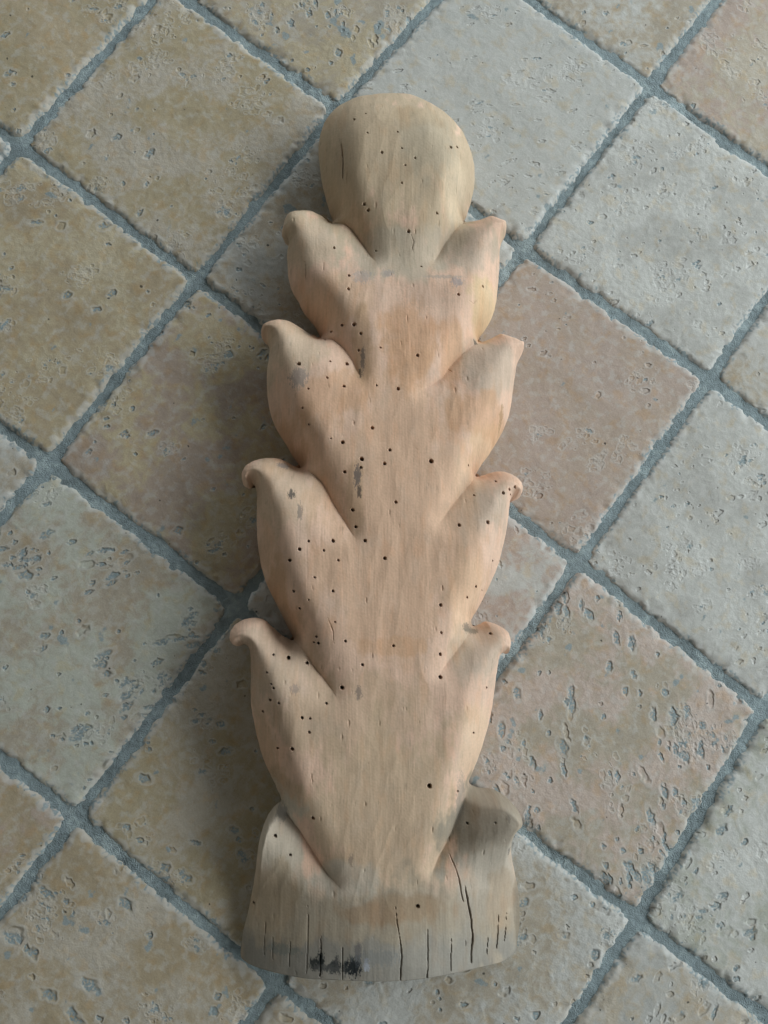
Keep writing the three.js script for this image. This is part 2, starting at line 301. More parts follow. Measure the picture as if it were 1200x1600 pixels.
/* ------------------------------------------------------------------ carved wooden ornament */
// outline as seen from above: photograph spot, height of the silhouette in mm, radius of the shoulder in mm
const OUT = [
  // bud, clockwise from its left neck
  [514, 326, 20, 26], [507, 300, 22, 34], [501, 268, 24, 38], [497.5, 228, 24, 40], [506, 195, 24, 40], [522, 173, 24, 40], [546, 159, 24, 40], [572, 152, 24, 40], [605, 149, 24, 40], [640, 151, 24, 40], [672, 164, 24, 40], [702, 184, 24, 40], [722, 207, 24, 40], [734, 232, 24, 40], [741, 262, 24, 40], [741, 290, 23, 36], [736, 314, 22, 30], [728, 340, 20, 22],
  // right leaves, downwards
  [723, 350, 17, 14], [745, 349, 20, 8], [765, 342.5, 26, 6], [783, 347, 30, 6], [791, 353, 30, 6], [791, 364, 29, 6], [783, 384, 27, 14], [780, 425, 24, 22], [777, 462, 22, 24], [771, 491, 20, 24], [760, 512, 19, 22], [749, 528, 18, 18],
  [747, 537, 17, 14], [763, 533, 19, 8], [779, 524, 26, 7], [797, 526, 31, 7], [808, 533, 31, 6], [818, 540, 30, 6], [816, 552, 28, 6], [806, 573, 26, 14], [803, 595, 24, 20], [800, 622, 23, 24], [795, 649, 22, 25], [786, 674, 20, 25], [768, 705, 19, 22], [753, 725, 18, 18],
  [742, 745, 17, 14], [755, 743, 20, 10], [770, 738.5, 25, 9], [787, 736, 30, 10], [803, 742, 32, 10], [814, 753, 32, 9], [817, 765, 31, 8], [813, 776, 29, 6], [803, 781, 28, 6], [797, 782, 27, 6], [794, 802, 26, 12], [790.5, 830, 24, 22], [784.5, 860, 23, 26], [776, 888, 22, 26], [762, 921, 20, 24], [746, 951, 19, 20], [736, 969, 18, 16],
  [739, 978, 17, 14], [750, 974, 19, 10], [760, 971, 24, 9], [776, 975, 30, 10], [790, 983, 31, 9], [797, 992, 31, 8], [798, 1005, 30, 7], [793, 1021, 28, 5], [785, 1020, 27, 5], [778, 1027, 26, 8], [775, 1049, 25, 18], [772, 1080, 24, 26], [767.5, 1110, 23, 28], [758, 1150, 22, 28], [748, 1181, 20, 24], [739, 1206, 18, 18],
  [732, 1221, 14, 10], [745, 1229, 14, 7], [764, 1231, 15, 6], [782, 1239, 16, 6], [796, 1250, 16, 6], [806, 1266, 15, 6], [806, 1279, 14, 6], [798, 1291, 13, 7], [796, 1308, 12, 9], [798, 1333, 11, 10], [804, 1364, 10, 11], [810, 1400, 9, 11], [811, 1440, 8, 10], [808, 1470, 7, 8], [805, 1487, 6, 4],
  // sawn end
  [787, 1497.5, 10, 0.8], [765, 1505, 17, 0.8], [740, 1511.5, 23, 0.8], [700, 1521.5, 30, 0.8], [660, 1528.5, 34, 0.8], [600, 1533, 36.5, 0.8], [560, 1532.5, 36, 0.8], [520, 1530.5, 33, 0.8], [480, 1525.5, 26, 0.8], [450, 1519, 20, 0.8], [410, 1509.5, 12, 0.8], [384, 1500.5, 7, 0.8],
  // left side, upwards
  [376.5, 1489, 5, 4], [380, 1458, 6, 6], [387.5, 1427, 7, 4], [396, 1381, 9, 4], [402, 1340, 10, 4], [407, 1306, 11, 4], [417, 1277, 12, 3], [428, 1260, 13, 3], [433, 1255, 13, 4],
  [439, 1249, 15, 10], [432, 1231, 18, 20], [422, 1210, 20, 25], [411.5, 1186, 21, 28], [401.5, 1151, 23, 28], [395, 1118, 24, 26], [391.5, 1088, 25, 20], [392, 1052, 26, 10], [391, 1022, 27, 6], [387.5, 1010, 28, 5], [381, 1007, 28, 5], [374, 1009, 29, 5], [364, 1008, 29, 6], [358, 999, 31, 8], [359, 988, 32, 9], [363, 980, 32, 10], [370, 973, 32, 10], [381, 967.5, 31, 10], [398, 964.5, 29, 10], [414, 968.5, 26, 10], [427, 980, 22, 10], [441, 993, 19, 10],
  [459, 1000, 17, 14], [449, 978, 19, 20], [432, 944, 20, 24], [418, 916, 22, 26], [408.5, 886, 23, 26], [403.5, 854, 24, 24], [401, 828, 25, 20], [401, 798, 26, 12], [400.5, 772, 27, 7], [397, 757, 28, 5], [390, 761.5, 28, 5], [380, 757, 30, 7], [377, 742, 31, 8], [384, 728, 31, 9], [401, 718, 31, 10], [419, 714.5, 29, 10], [438, 718.5, 25, 10], [454, 726, 21, 10],
  [470, 733, 17, 14], [460, 716, 19, 20], [448.5, 697, 20, 24], [436, 677, 21, 25], [427, 660, 22, 25], [420, 635, 24, 24], [417, 612, 25, 20], [417, 588, 26, 14], [419, 563, 27, 9], [420.5, 546, 28, 6], [417, 533, 29, 6], [409, 525, 30, 7], [408, 512, 31, 8], [417, 504.5, 31, 9], [430, 501, 30, 10], [443, 502, 27, 10], [456, 507, 24, 9], [473, 518, 20, 9], [488, 526.5, 18, 10],
  [501, 530, 17, 14], [497, 520, 18, 16], [490, 506, 19, 20], [480.5, 494.5, 20, 22], [471, 482, 21, 23], [465, 468, 22, 23], [455, 450, 23, 22], [450.5, 428, 24, 18], [448.5, 403, 25, 11], [451, 385, 26, 6], [451, 376, 26, 5], [445, 374, 26, 5], [440, 366, 28, 6], [441.5, 352, 30, 7], [446.5, 340, 30, 8], [455, 333.5, 30, 8], [468, 330.5, 29, 9], [483, 333, 26, 9], [505, 342, 21, 10],
  [521, 350, 17, 14],
];
// creases where a leaf passes behind the one above: from the notch in the outline inwards, depth in mm at the notch, side (+1 leaf lies to the left of the walk inwards seen from above)
const CREASE = [
  { p: [[519, 347], [545, 358], [567, 382], [580, 400], [592, 418]], D: 21, side: 'L' },
  { p: [[724, 348], [704, 370], [690, 388], [680, 406], [670, 420]], D: 21, side: 'R' },
  { p: [[499, 528], [523, 542], [537, 554], [548, 570], [556, 587], [563, 602], [568, 615]], D: 18, side: 'L' },
  { p: [[749, 535], [726, 555], [704, 577], [684, 602], [664, 614], [638, 632]], D: 18, side: 'R' },
  { p: [[467, 731], [486, 744], [506, 764], [522, 794], [538, 820], [551, 842], [566, 862]], D: 18, side: 'L' },
  { p: [[744, 743], [728, 762], [710, 784], [697, 801], [686, 817], [670, 836]], D: 18, side: 'R' },
  { p: [[456, 997], [477, 1018], [490, 1038], [506, 1058], [521, 1080], [532, 1102]], D: 18, side: 'L' },
  { p: [[741, 975], [723, 995], [705, 1019], [690, 1039], [674, 1064]], D: 18, side: 'R' },
  { p: [[436, 1248], [453, 1275], [470, 1299], [484, 1325], [498, 1350], [515, 1376], [540, 1400]], D: 24, side: 'L' },
  { p: [[734, 1217], [724, 1246], [712, 1279], [702, 1309], [689, 1340], [670, 1388]], D: 24, side: 'R' },
];
// worm holes: photograph spots (a third number: radius in px)
const HOLES = '571,186,2 553,194 573,222 619,221 702,239 713,233 626,246 595,252 646,261 631,271 626,296 569,321 575,330 682,335 638,362 588,386 522,384 658,416 545,434 544,457 755,446 714,466,4 535,509 553,512,4 518,511,2 563,527 508,523,2 560,552,4 593,551 650,563 468,576,3.4 516,571 542,572 482,615 537,611 587,610 620,615,4.2 511,598,2 473,643 483,668 580,676 517,692,2 535,698,3.5 607,710 564,724,4 563,737,3.6 599,731,3.5 670,727,4 538,743,3.4 732,727,2 616,790,3.4 550,801 555,827 775,752,2 739,776 783,773 794,766,2.5 804,761 798,772,2.5 713,825 757,820 483,850,3.8 520,849 569,849 469,862 506,864,2.4 454,878,3.4 528,879,3.8 599,876 520,926,3.7 492,905 460,925,2.2 483,939,2.4 469,951,2.4 523,973 495,995 491,1004,2 498,1005,2.4 539,1002,3.6 612,1009 565,1038,3.4 684,947,3.7 685,989,3.5 684,1022 742,917 727,934 772,875,2 756,921,1.8 769,990,2.6 684,1057,4 759,1074,2.4 534,1073,3.4 428,1023 451,1028,3.5 480,1036,3.7 419,1050 426,1068 429,1074 424,1092,2.4 437,1097 510,1097 411,1112,2 473,1119,4 485,1120,3.4 484,1141,3.5 458,1167,3.5 435,1168,2 668,1224,4.2 715,1236,2.4 738,1144,2.4 489,1276,3.2 429,1310 452,1343,3.6 733,1290 773,1285,3.4 655,1423,3.2 389,1438,3'.split(' ').map((s) => s.split(',').map(Number));
// drying cracks: width in px, then the way along the grain
const CRACKS = [
  [4.2, 730, 1390, 734, 1410, 741, 1450, 743, 1475, 741, 1514], [2.4, 703, 1335, 714, 1361, 722, 1390, 727, 1415], [2.4, 617, 1415, 620, 1440, 626, 1475, 627, 1495, 625, 1534], [2.2, 668, 1452, 669, 1490, 668, 1530], [1.9, 706, 1465, 707, 1490, 706, 1522], [2.2, 789, 1445, 788, 1475, 786, 1499],
  [1.4, 770, 1480, 768, 1506], [2, 412, 1452, 410, 1480, 409, 1511], [1.4, 424, 1472, 423, 1515], [1.4, 452, 1482, 450, 1522], [1.6, 480, 1420, 481, 1470, 478, 1527], [2.2, 501, 1455, 501, 1490, 500, 1530], [1.4, 535, 1480, 535, 1534], [1.4, 804, 1445, 803, 1470, 800, 1490],
  [3, 533, 236, 536, 262, 536, 288], [1.5, 542, 278, 542, 302], [1.5, 640, 376, 645, 386, 643, 394, 645, 402], [1.7, 513, 968, 520, 988, 521, 1008], [1.7, 762, 1026, 762, 1052], [2.6, 477, 413, 478, 438], [1.5, 488, 1198, 489, 1222], [1.5, 506, 415, 506, 435], [1.5, 728, 482, 736, 483, 742, 476], [1.6, 697, 584, 703, 589], [1.5, 787, 636, 783, 660],
];
// wood tones where they differ, some with side shade and light painted in, with the outline of each patch: spot, half width and height in px, linear colour, strength
const WOOD = [0.68, 0.472, 0.355];
const PATCH = [
  [441, 690, 26, 50, [0.503, 0.305, 0.179], 0.6], [462, 712, 20, 24, [0.480, 0.300, 0.173], 0.5], [425, 935, 26, 60, [0.503, 0.311, 0.179], 0.65], [450, 975, 22, 28, [0.435, 0.272, 0.162], 0.6], [412, 850, 16, 60, [0.526, 0.344, 0.217], 0.5], [412, 1175, 22, 60, [0.503, 0.333, 0.206], 0.55], [440, 1240, 22, 40, [0.435, 0.305, 0.189], 0.6], [480, 500, 24, 26, [0.480, 0.311, 0.189], 0.5], [512, 305, 16, 50, [0.503, 0.322, 0.195], 0.6], [508, 230, 14, 60, [0.423, 0.344, 0.244], 0.6],  // left flanks: brown stain, with their shade also painted into the colour
  [765, 695, 44, 30, [0.732, 0.527, 0.335], 0.6], [728, 765, 22, 40, [0.755, 0.566, 0.389], 0.6], [725, 945, 34, 60, [0.732, 0.511, 0.335], 0.55], [715, 1005, 22, 30, [0.744, 0.555, 0.389], 0.6], [740, 1170, 30, 70, [0.686, 0.511, 0.347], 0.5], [715, 335, 18, 50, [0.709, 0.555, 0.369], 0.6], [710, 560, 24, 40, [0.732, 0.511, 0.335], 0.5],  // right edges: cream tone that paints their light into the wood
  [620, 235, 200, 165, [0.50, 0.395, 0.275], 0.92], [625, 400, 90, 45, [0.485, 0.408, 0.314], 0.85], [708, 300, 30, 50, [0.66, 0.53, 0.38], 0.6], [670, 235, 40, 70, [0.45, 0.385, 0.29], 0.6], [645, 190, 50, 26, [0.44, 0.335, 0.22], 0.5],
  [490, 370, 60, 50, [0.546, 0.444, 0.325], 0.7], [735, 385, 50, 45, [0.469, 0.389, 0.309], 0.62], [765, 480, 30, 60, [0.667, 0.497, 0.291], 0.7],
  [455, 545, 55, 60, [0.546, 0.432, 0.314], 0.7], [760, 575, 50, 55, [0.469, 0.389, 0.309], 0.62], [440, 770, 60, 60, [0.546, 0.421, 0.302], 0.6], [745, 795, 50, 45, [0.469, 0.389, 0.309], 0.62],  // right leaf tops, all tiers: weathered grey, darkened further by painted shade
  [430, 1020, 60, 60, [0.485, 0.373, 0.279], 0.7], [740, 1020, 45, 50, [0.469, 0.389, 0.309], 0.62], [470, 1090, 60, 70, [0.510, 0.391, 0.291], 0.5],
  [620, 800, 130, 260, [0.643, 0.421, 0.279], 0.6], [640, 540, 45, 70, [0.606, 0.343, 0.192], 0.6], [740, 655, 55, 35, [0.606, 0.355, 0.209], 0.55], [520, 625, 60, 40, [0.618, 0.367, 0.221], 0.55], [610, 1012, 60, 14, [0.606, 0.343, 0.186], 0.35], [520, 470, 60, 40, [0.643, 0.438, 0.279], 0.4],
  [600, 1270, 120, 130, [0.557, 0.427, 0.291], 0.7], [560, 1120, 120, 70, [0.535, 0.391, 0.268], 0.55], [430, 1310, 45, 60, [0.570, 0.521, 0.442], 0.8], [770, 1290, 75, 75, [0.309, 0.266, 0.206], 0.95],
  [590, 1492, 340, 92, [0.361, 0.305, 0.233], 0.95], [420, 1370, 55, 100, [0.492, 0.422, 0.335], 0.75], [775, 1360, 60, 90, [0.412, 0.355, 0.287], 0.8], [540, 1380, 50, 30, [0.535, 0.474, 0.395], 0.7], [760, 1370, 50, 40, [0.535, 0.474, 0.395], 0.7], [420, 1420, 40, 50, [0.448, 0.343, 0.233], 0.6], [640, 1425, 60, 22, [0.341, 0.240, 0.153], 0.7], [570, 1432, 40, 14, [0.352, 0.245, 0.158], 0.7], [795, 1430, 24, 50, [0.412, 0.311, 0.217], 0.6],
  [590, 1518, 250, 32, [0.258, 0.244, 0.217], 0.85], [700, 1495, 90, 30, [0.353, 0.325, 0.279], 0.6],
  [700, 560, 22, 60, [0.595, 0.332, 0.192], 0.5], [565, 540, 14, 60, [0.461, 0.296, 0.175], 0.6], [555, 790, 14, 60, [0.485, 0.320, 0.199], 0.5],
];
// small marks with ragged edges: spot, half sizes, colour, amount
const MARK = [
  [468, 600, 17, 21, [0.22, 0.205, 0.195], 0.65], [557, 752, 7, 20, [0.13, 0.11, 0.1], 0.85], [560, 775, 4, 14, [0.12, 0.09, 0.07], 0.9], [457, 779, 7, 9, [0.10, 0.085, 0.075], 0.9], [470, 806, 5, 16, [0.20, 0.17, 0.15], 0.7], [566, 570, 4, 26, [0.16, 0.13, 0.11], 0.75], [562, 592, 3, 10, [0.1, 0.08, 0.06], 0.8],
  [605, 434, 14, 9, [0.30, 0.285, 0.28], 0.6], [566, 440, 20, 15, [0.36, 0.33, 0.32], 0.5], [711, 449, 12, 10, [0.29, 0.28, 0.30], 0.6], [690, 440, 40, 4, [0.36, 0.32, 0.29], 0.5], [559, 1080, 6, 12, [0.2, 0.16, 0.14], 0.7], [463, 1075, 8, 8, [0.25, 0.21, 0.19], 0.6],
  [491, 1516, 10, 11, [0.03, 0.034, 0.034], 0.95], [501, 1512, 6, 20, [0.02, 0.024, 0.024], 1], [523, 1518, 14, 10, [0.035, 0.04, 0.04], 0.95], [526, 1510, 4, 13, [0.06, 0.06, 0.06], 0.9], [541, 1518, 6, 11, [0.05, 0.055, 0.055], 0.9], [553, 1515, 14, 17, [0.02, 0.024, 0.026], 1], [560, 1506, 6, 14, [0.04, 0.044, 0.05], 0.9], [510, 1520, 27, 6, [0.09, 0.09, 0.085], 0.8], [573, 1511, 6, 9, [0.42, 0.44, 0.50], 0.9], [560, 1490, 7, 16, [0.13, 0.12, 0.12], 0.7], [590, 1500, 40, 14, [0.19, 0.2, 0.2], 0.5],
  [440, 1500, 30, 10, [0.16, 0.18, 0.17], 0.6], [730, 980, 10, 8, [0.2, 0.17, 0.14], 0.8], [740, 985, 14, 6, [0.22, 0.19, 0.15], 0.8], [442, 726, 10, 8, [0.22, 0.2, 0.2], 0.7], [480, 510, 10, 8, [0.25, 0.22, 0.2], 0.5], [745, 530, 5, 6, [0.15, 0.13, 0.11], 0.8],
  [785, 650, 5, 22, [0.38, 0.24, 0.13], 0.7], [548, 1345, 4, 12, [0.22, 0.17, 0.14], 0.6], [720, 1250, 10, 50, [0.25, 0.23, 0.2], 0.5], [440, 1275, 12, 14, [0.23, 0.23, 0.22], 0.6], [790, 1275, 4, 6, [0.2, 0.17, 0.14], 0.6], [800, 1335, 3, 10, [0.14, 0.13, 0.12], 0.7], [666, 470, 50, 30, [0.5, 0.36, 0.28], 0.4],
];
{
  const STEP = 0.36;                    // mm
  const mm = (px, py, h) => { const p = at(px, py, h / 1000); return [p.x * 1000, p.z * 1000]; };
  // smooth closed outline
  const P = OUT.map(([x, y, e, r]) => [...mm(x, y, e), e - (r >= 18 ? 2 : e >= 27 ? 5 : 0), r >= 34 ? r : r >= 18 ? r * 1.28 : r > 1 && y < 1215 ? r * 1.45 + 1 : r]);
  const S = [];
  for (let i = 0; i < P.length; i++) {
    const a = P[(i + P.length - 1) % P.length], b = P[i], c = P[(i + 1) % P.length], d = P[(i + 2) % P.length], n = 4;
    for (let k = 0; k < n; k++) {
      const t = k / n, q = [];
      for (let m = 0; m < 4; m++) {
        const v = 0.5 * (2 * b[m] + (c[m] - a[m]) * t + (2 * a[m] - 5 * b[m] + 4 * c[m] - d[m]) * t * t + (3 * b[m] - a[m] - 3 * c[m] + d[m]) * t * t * t);
        q.push(m < 2 ? v : b[m] + (c[m] - b[m]) * t);
      }
      S.push(q);
    }
  }
  // small unevenness of a hand carved edge
  for (let i = 0; i < S.length; i++) { const s = S[i]; if (s[3] > 1) { s[0] += 0.35 * noise(i * 0.21, 3.3) + 0.3 * noise(i * 0.77, 13.3); s[1] += 0.35 * noise(i * 0.21, 9.7) + 0.3 * noise(i * 0.77, 19.7); } }
  let x0 = 1e9, x1 = -1e9, z0 = 1e9, z1 = -1e9;
  for (const s of S) { x0 = Math.min(x0, s[0]); x1 = Math.max(x1, s[0]); z0 = Math.min(z0, s[1]); z1 = Math.max(z1, s[1]); }
  x0 -= 3; z0 -= 3; x1 += 3; z1 += 3; x0 -= 5; z0 -= 5; x1 += 5; z1 += 5;
  const NS = S.length, SEG = S.map((s, i) => { const t = S[(i + 1) % NS]; return [s[0], s[1], t[0] - s[0], t[1] - s[1]]; });
  const segd = (g, x, z) => { const L = g[2] * g[2] + g[3] * g[3], t = L > 0 ? clamp(((x - g[0]) * g[2] + (z - g[1]) * g[3]) / L, 0, 1) : 0; return Math.hypot(x - g[0] - t * g[2], z - g[1] - t * g[3]); };
  // coarse grid: nearby segments, and the silhouette height and shoulder radius spread inwards
  const CS = 4, cw = Math.ceil((x1 - x0) / CS) + 2, ch = Math.ceil((z1 - z0) / CS) + 2, near = [], E = new Float32Array(cw * ch), RR = new Float32Array(cw * ch), DS = new Float32Array(cw * ch), QP = 5, QC = Math.PI * 0.4244;
  for (let j = 0; j < ch; j++) for (let i = 0; i < cw; i++) {
    const x = x0 + i * CS, z = z0 + j * CS, ds = SEG.map((g) => segd(g, x, z)); let m = Math.min(...ds), we = 0, wr = 0, ws = 0, sq = 0;
    for (let k = 0; k < NS; k++) sq += Math.hypot(SEG[k][2], SEG[k][3]) * Math.pow(Math.hypot(x - SEG[k][0] - SEG[k][2] / 2, z - SEG[k][1] - SEG[k][3] / 2) + 0.3, -QP);
    DS[j * cw + i] = Math.pow(sq / QC, -1 / (QP - 1));
    near.push(ds.flatMap((d, k) => d < m + 2 * CS + 1 ? [k] : []));
    for (let k = 0; k < NS; k++) { const w = 1 / (Math.pow(ds[k], 3) + 0.6); ws += w; we += w * S[k][2]; wr += w * S[k][3]; }
    E[j * cw + i] = we / ws; RR[j * cw + i] = wr / ws;
  }
  const cub = (a, b, c, d, t) => b + 0.5 * t * (c - a + t * (2 * a - 5 * b + 4 * c - d + t * (3 * (b - c) + d - a)));
  const coarse = (A, x, z) => {
    const u = (x - x0) / CS, v = (z - z0) / CS, i = clamp(u | 0, 1, cw - 3), j = clamp(v | 0, 1, ch - 3), a = u - i, b = v - j, q = [];
    for (let m = -1; m < 3; m++) { const k = (j + m) * cw + i; q.push(cub(A[k - 1], A[k], A[k + 1], A[k + 2], a)); }
    return cub(q[0], q[1], q[2], q[3], b);
  };
  const edgeOf = (x, z) => {    // nearest point of the outline
    const c = near[clamp(Math.round((z - z0) / CS), 0, ch - 1) * cw + clamp(Math.round((x - x0) / CS), 0, cw - 1)]; let bd = 1e9, bx = 0, bz = 0;
    for (const k of c) { const g = SEG[k], L = g[2] * g[2] + g[3] * g[3], t = L > 0 ? clamp(((x - g[0]) * g[2] + (z - g[1]) * g[3]) / L, 0, 1) : 0, px = g[0] + t * g[2], pz = g[1] + t * g[3], d = (x - px) ** 2 + (z - pz) ** 2; if (d < bd) { bd = d; bx = px; bz = pz; } }
    return [Math.sqrt(bd), bx, bz];
  };
  const crossings = (z) => { const xs = []; for (const g of SEG) { const a = g[1], b = g[1] + g[3]; if ((a <= z) !== (b <= z)) xs.push(g[0] + g[2] * (z - a) / g[3]); } return xs.sort((p, q) => p - q); };
  // creases
  const CR = CREASE.map((c) => {
    const q = c.p.map(([x, y], k) => mm(x, y, 26 + 18 * k / (c.p.length - 1))); const pts = [];
    for (let i = 0; i < q.length - 1; i++) { const a = q[Math.max(0, i - 1)], b = q[i], cc = q[i + 1], d = q[Math.min(q.length - 1, i + 2)]; for (let k = 0; k < 5; k++) { const t = k / 5; pts.push([0, 1].map((m) => 0.5 * (2 * b[m] + (cc[m] - a[m]) * t + (2 * a[m] - 5 * b[m] + 4 * cc[m] - d[m]) * t * t + (3 * b[m] - a[m] - 3 * cc[m] + d[m]) * t * t * t))); } }
    pts.push(q[q.length - 1]);
    const xs = pts.map((p) => p[0]), zs = pts.map((p) => p[1]);
    return { pts, D: c.D, s: c.side === 'L' ? 1 : -1, end: q[q.length - 1], box: [Math.min(...xs) - 38, Math.max(...xs) + 38, Math.min(...zs) - 38, Math.max(...zs) + 38] };
  });
  let creaseAt = 99;   // distance to the nearest crease, set by creaseDrop
  const creaseDrop = (x, z) => {
    let drop = 0; creaseAt = 99;
    for (const c of CR) {
      if (x < c.box[0] || x > c.box[1] || z < c.box[2] || z > c.box[3]) continue;
      let bd = 1e9, bt = 0, side = 1; const n = c.pts.length - 1;
      for (let k = 0; k < n; k++) {
        const a = c.pts[k], b = c.pts[k + 1], ux = b[0] - a[0], uz = b[1] - a[1], L = ux * ux + uz * uz, t0 = ((x - a[0]) * ux + (z - a[1]) * uz) / L, t = clamp(t0, 0, 1);
        const dx = x - a[0] - t * ux, dz = z - a[1] - t * uz, d = dx * dx + dz * dz;
        if (d < bd) { bd = d; bt = (k + t) / n; side = (ux * dz - uz * dx) > 0 ? 1 : -1; }
      }
      const d = Math.sqrt(bd), s0 = c.pts[0], ex = s0[0] - c.end[0], ez = s0[1] - c.end[1], f = clamp(((x - c.end[0]) * ex + (z - c.end[1]) * ez) / (ex * ex + ez * ez), 0, 1.15), D = c.D * (0.3 * Math.sqrt(f) + 0.7 * f) * sm(0, 0.14, f);
      creaseAt = Math.min(creaseAt, d + 9 * sm(0.3, 0, f));
      if (side * c.s < 0) { const w = 8 + 15 * Math.sqrt(f); if (d < w) { const t = 1 - d / w; drop = Math.max(drop, D * (0.45 * (1 - Math.sqrt(Math.max(0, 1 - t * t))) + 0.55 * t * t)); } }
      else { const w = 13 + 20 * f; if (d < w) { const t = 1 - d / w; drop = Math.max(drop, D * t * t * (1.25 - 0.25 * t)); } }
    }
    return drop;
  };
  const AX = (py) => mm(py > 1000 ? 605 : 620, py, 45);
  const zz = (py) => AX(py)[1];
  const PROF = [[150, 50], [240, 56], [330, 50], [395, 43], [450, 50], [600, 55], [850, 58], [1080, 58], [1200, 56], [1300, 49], [1380, 41], [1440, 38.5], [1535, 37]].map(([a, b]) => [zz(a), b]);
  const prof = (z) => {
    const n = PROF.length; if (z <= PROF[0][0]) return PROF[0][1]; if (z >= PROF[n - 1][0]) return PROF[n - 1][1];
    let i = 1; while (z > PROF[i][0]) i++;
    const a = PROF[i - 1], b = PROF[i], p = PROF[Math.max(0, i - 2)], q = PROF[Math.min(n - 1, i + 1)], h = b[0] - a[0], t = (z - a[0]) / h;
    const m0 = (b[1] - p[1]) / (b[0] - p[0]) * h, m1 = (q[1] - a[1]) / (q[0] - a[0]) * h;
    return (2 * t ** 3 - 3 * t * t + 1) * a[1] + (t ** 3 - 2 * t * t + t) * m0 + (-2 * t ** 3 + 3 * t * t) * b[1] + (t ** 3 - t * t) * m1;
  };
  const zBase = zz(1390), zEnd = zz(1530), xL = mm(378, 1492, 5)[0], xR = mm(806, 1488, 5)[0];
  const MMPX = 2.72;
  const holes = HOLES.map(([x, y, r]) => [...mm(x, y, 46), (r || 3) / MMPX * (0.59 + 0.2 * Math.sin(x * 3.7 + y))]);
  const cracks = CRACKS.map((c) => { const p = []; for (let k = 1; k < c.length; k += 2) p.push(mm(c[k], c[k + 1], 38)); return { w: Math.max(c[0] / MMPX / 2 * 0.8, 0.26), p, box: [Math.min(...p.map((q) => q[0])) - 2, Math.max(...p.map((q) => q[0])) + 2, Math.min(...p.map((q) => q[1])) - 2, Math.max(...p.map((q) => q[1])) + 2] }; });
  const HB = new Map(); // holes by 4 mm cell
  for (const h of holes) for (let a = -1; a <= 1; a++) for (let b = -1; b <= 1; b++) { const k = (Math.floor(h[0] / 4) + a) + ',' + (Math.floor(h[1] / 4) + b); if (!HB.has(k)) HB.set(k, []); HB.get(k).push(h); }

  function form(x, z, d) {      // the carved form without marks
    const e = coarse(E, x, z), r = coarse(RR, x, z);
    let Hc = prof(z);
    // the base: a round back that falls to both sides
    const kb = sm(zz(1290), zz(1430), z);
    if (kb > 0) { const u = clamp((x - xL) / (xR - xL), 0, 1), arch = 5 + 32 * Math.pow(Math.max(0, Math.sin(Math.PI * u)), 0.75); Hc += (arch + 1.5 - Hc) * kb; }
    Hc -= creaseDrop(x, z);
    const bl = sm(2.5, 8, d), dd = d + bl * (coarse(DS, x, z) * 1.08 - d);
    const t = r > 0.05 ? clamp(dd / r, 0, 1) : 1, g = 0.6 * Math.sqrt(Math.max(0, 1 - (1 - t) * (1 - t))) + 0.4 * (1 - Math.pow(1 - t, 2));
    return e + Math.max(Hc - e, 2.5 - 2 * kb) * g;
  }
  // edges worn soft: the form averaged over a few millimetres
  const FW = Math.ceil(x1 - x0) + 1, FH = Math.ceil(z1 - z0) + 1; let FF = new Float32Array(FW * FH);
  for (let j = 0; j < FH; j++) {
    const z = z0 + j + 0.0137, xs = crossings(z);
    for (let i = 0; i < FW; i++) { const x = x0 + i; let inside = false; for (const q of xs) { if (q > x) break; inside = !inside; } const [d, bx, bz] = edgeOf(x, z); FF[j * FW + i] = inside ? form(x, z, d) : d < 14 ? form(bx, bz, 0) : 20; }
  }
  { const K = [], sg = 3.0; let ks = 0; for (let k = -9; k <= 9; k++) { const w = Math.exp(-k * k / (2 * sg * sg)); K.push(w); ks += w; }
    for (const [sx, sy] of [[1, 0], [0, 1]]) { const G = new Float32Array(FW * FH); for (let j = 0; j < FH; j++) for (let i = 0; i < FW; i++) { let a = 0; for (let k = -9; k <= 9; k++) a += K[k + 9] * FF[clamp(j + k * sy, 0, FH - 1) * FW + clamp(i + k * sx, 0, FW - 1)]; G[j * FW + i] = a / ks; } FF = G; } }
  const soft = (x, z) => { const u = x - x0, v = z - z0, i = clamp(u | 0, 1, FW - 3), j = clamp(v | 0, 1, FH - 3), a = u - i, b = v - j, q = []; for (let m = -1; m < 3; m++) { const k = (j + m) * FW + i; q.push(cub(FF[k - 1], FF[k], FF[k + 1], FF[k + 2], a)); } return cub(q[0], q[1], q[2], q[3], b); };
  function height(x, z, d) {
    const X0 = x, a = form(x, z, d), m = sm(1.5, 9, d) * 0.95 * (1 - 0.85 * Math.exp(-creaseAt * creaseAt / 14)) * (1 - 0.65 * sm(zz(1225), zz(1260), z));
    let H = m > 0 ? a + m * (soft(x, z) - a) : a;
    // broad flat cuts of the gouge, fine fibres
    const w1 = fbm(x * 0.05 + 3, z * 0.03, 2) * 14, fac = (p) => { const q = p - Math.floor(p); return 0.5 - q * (1 - q) * 2; };
    const kn = sm(zz(350), zz(310), z); if (kn > 0) H -= kn * sm(0, 12, d) * 1.5 * Math.abs(noise(x * 0.03 + 0.012 * z + 2.2, z * 0.011 - x * 0.008 + 6.1)) * 2;
    H += sm(0, 4, d) * (0.75 * noise(x * 0.045 + 3, z * 0.022) + 0.4 * noise(x * 0.1 + 20, z * 0.04) + 0.38 * fac((x * 0.75 + z * 0.2 + w1) / 12 + noise(x * 0.02, z * 0.012) * 2) + 0.07 * noise(x * 0.3, z * 0.07 + 8) + 0.05 * noise(x * 0.5, z * 0.3));
    H += 0.065 * noise(x * 1.1 + 0.4 * noise(x * 0.1, z * 0.05), z * 0.05) + 0.03 * noise(x * 2.3, z * 0.12) + 0.05 * noise(x * 0.9, z * 0.9);
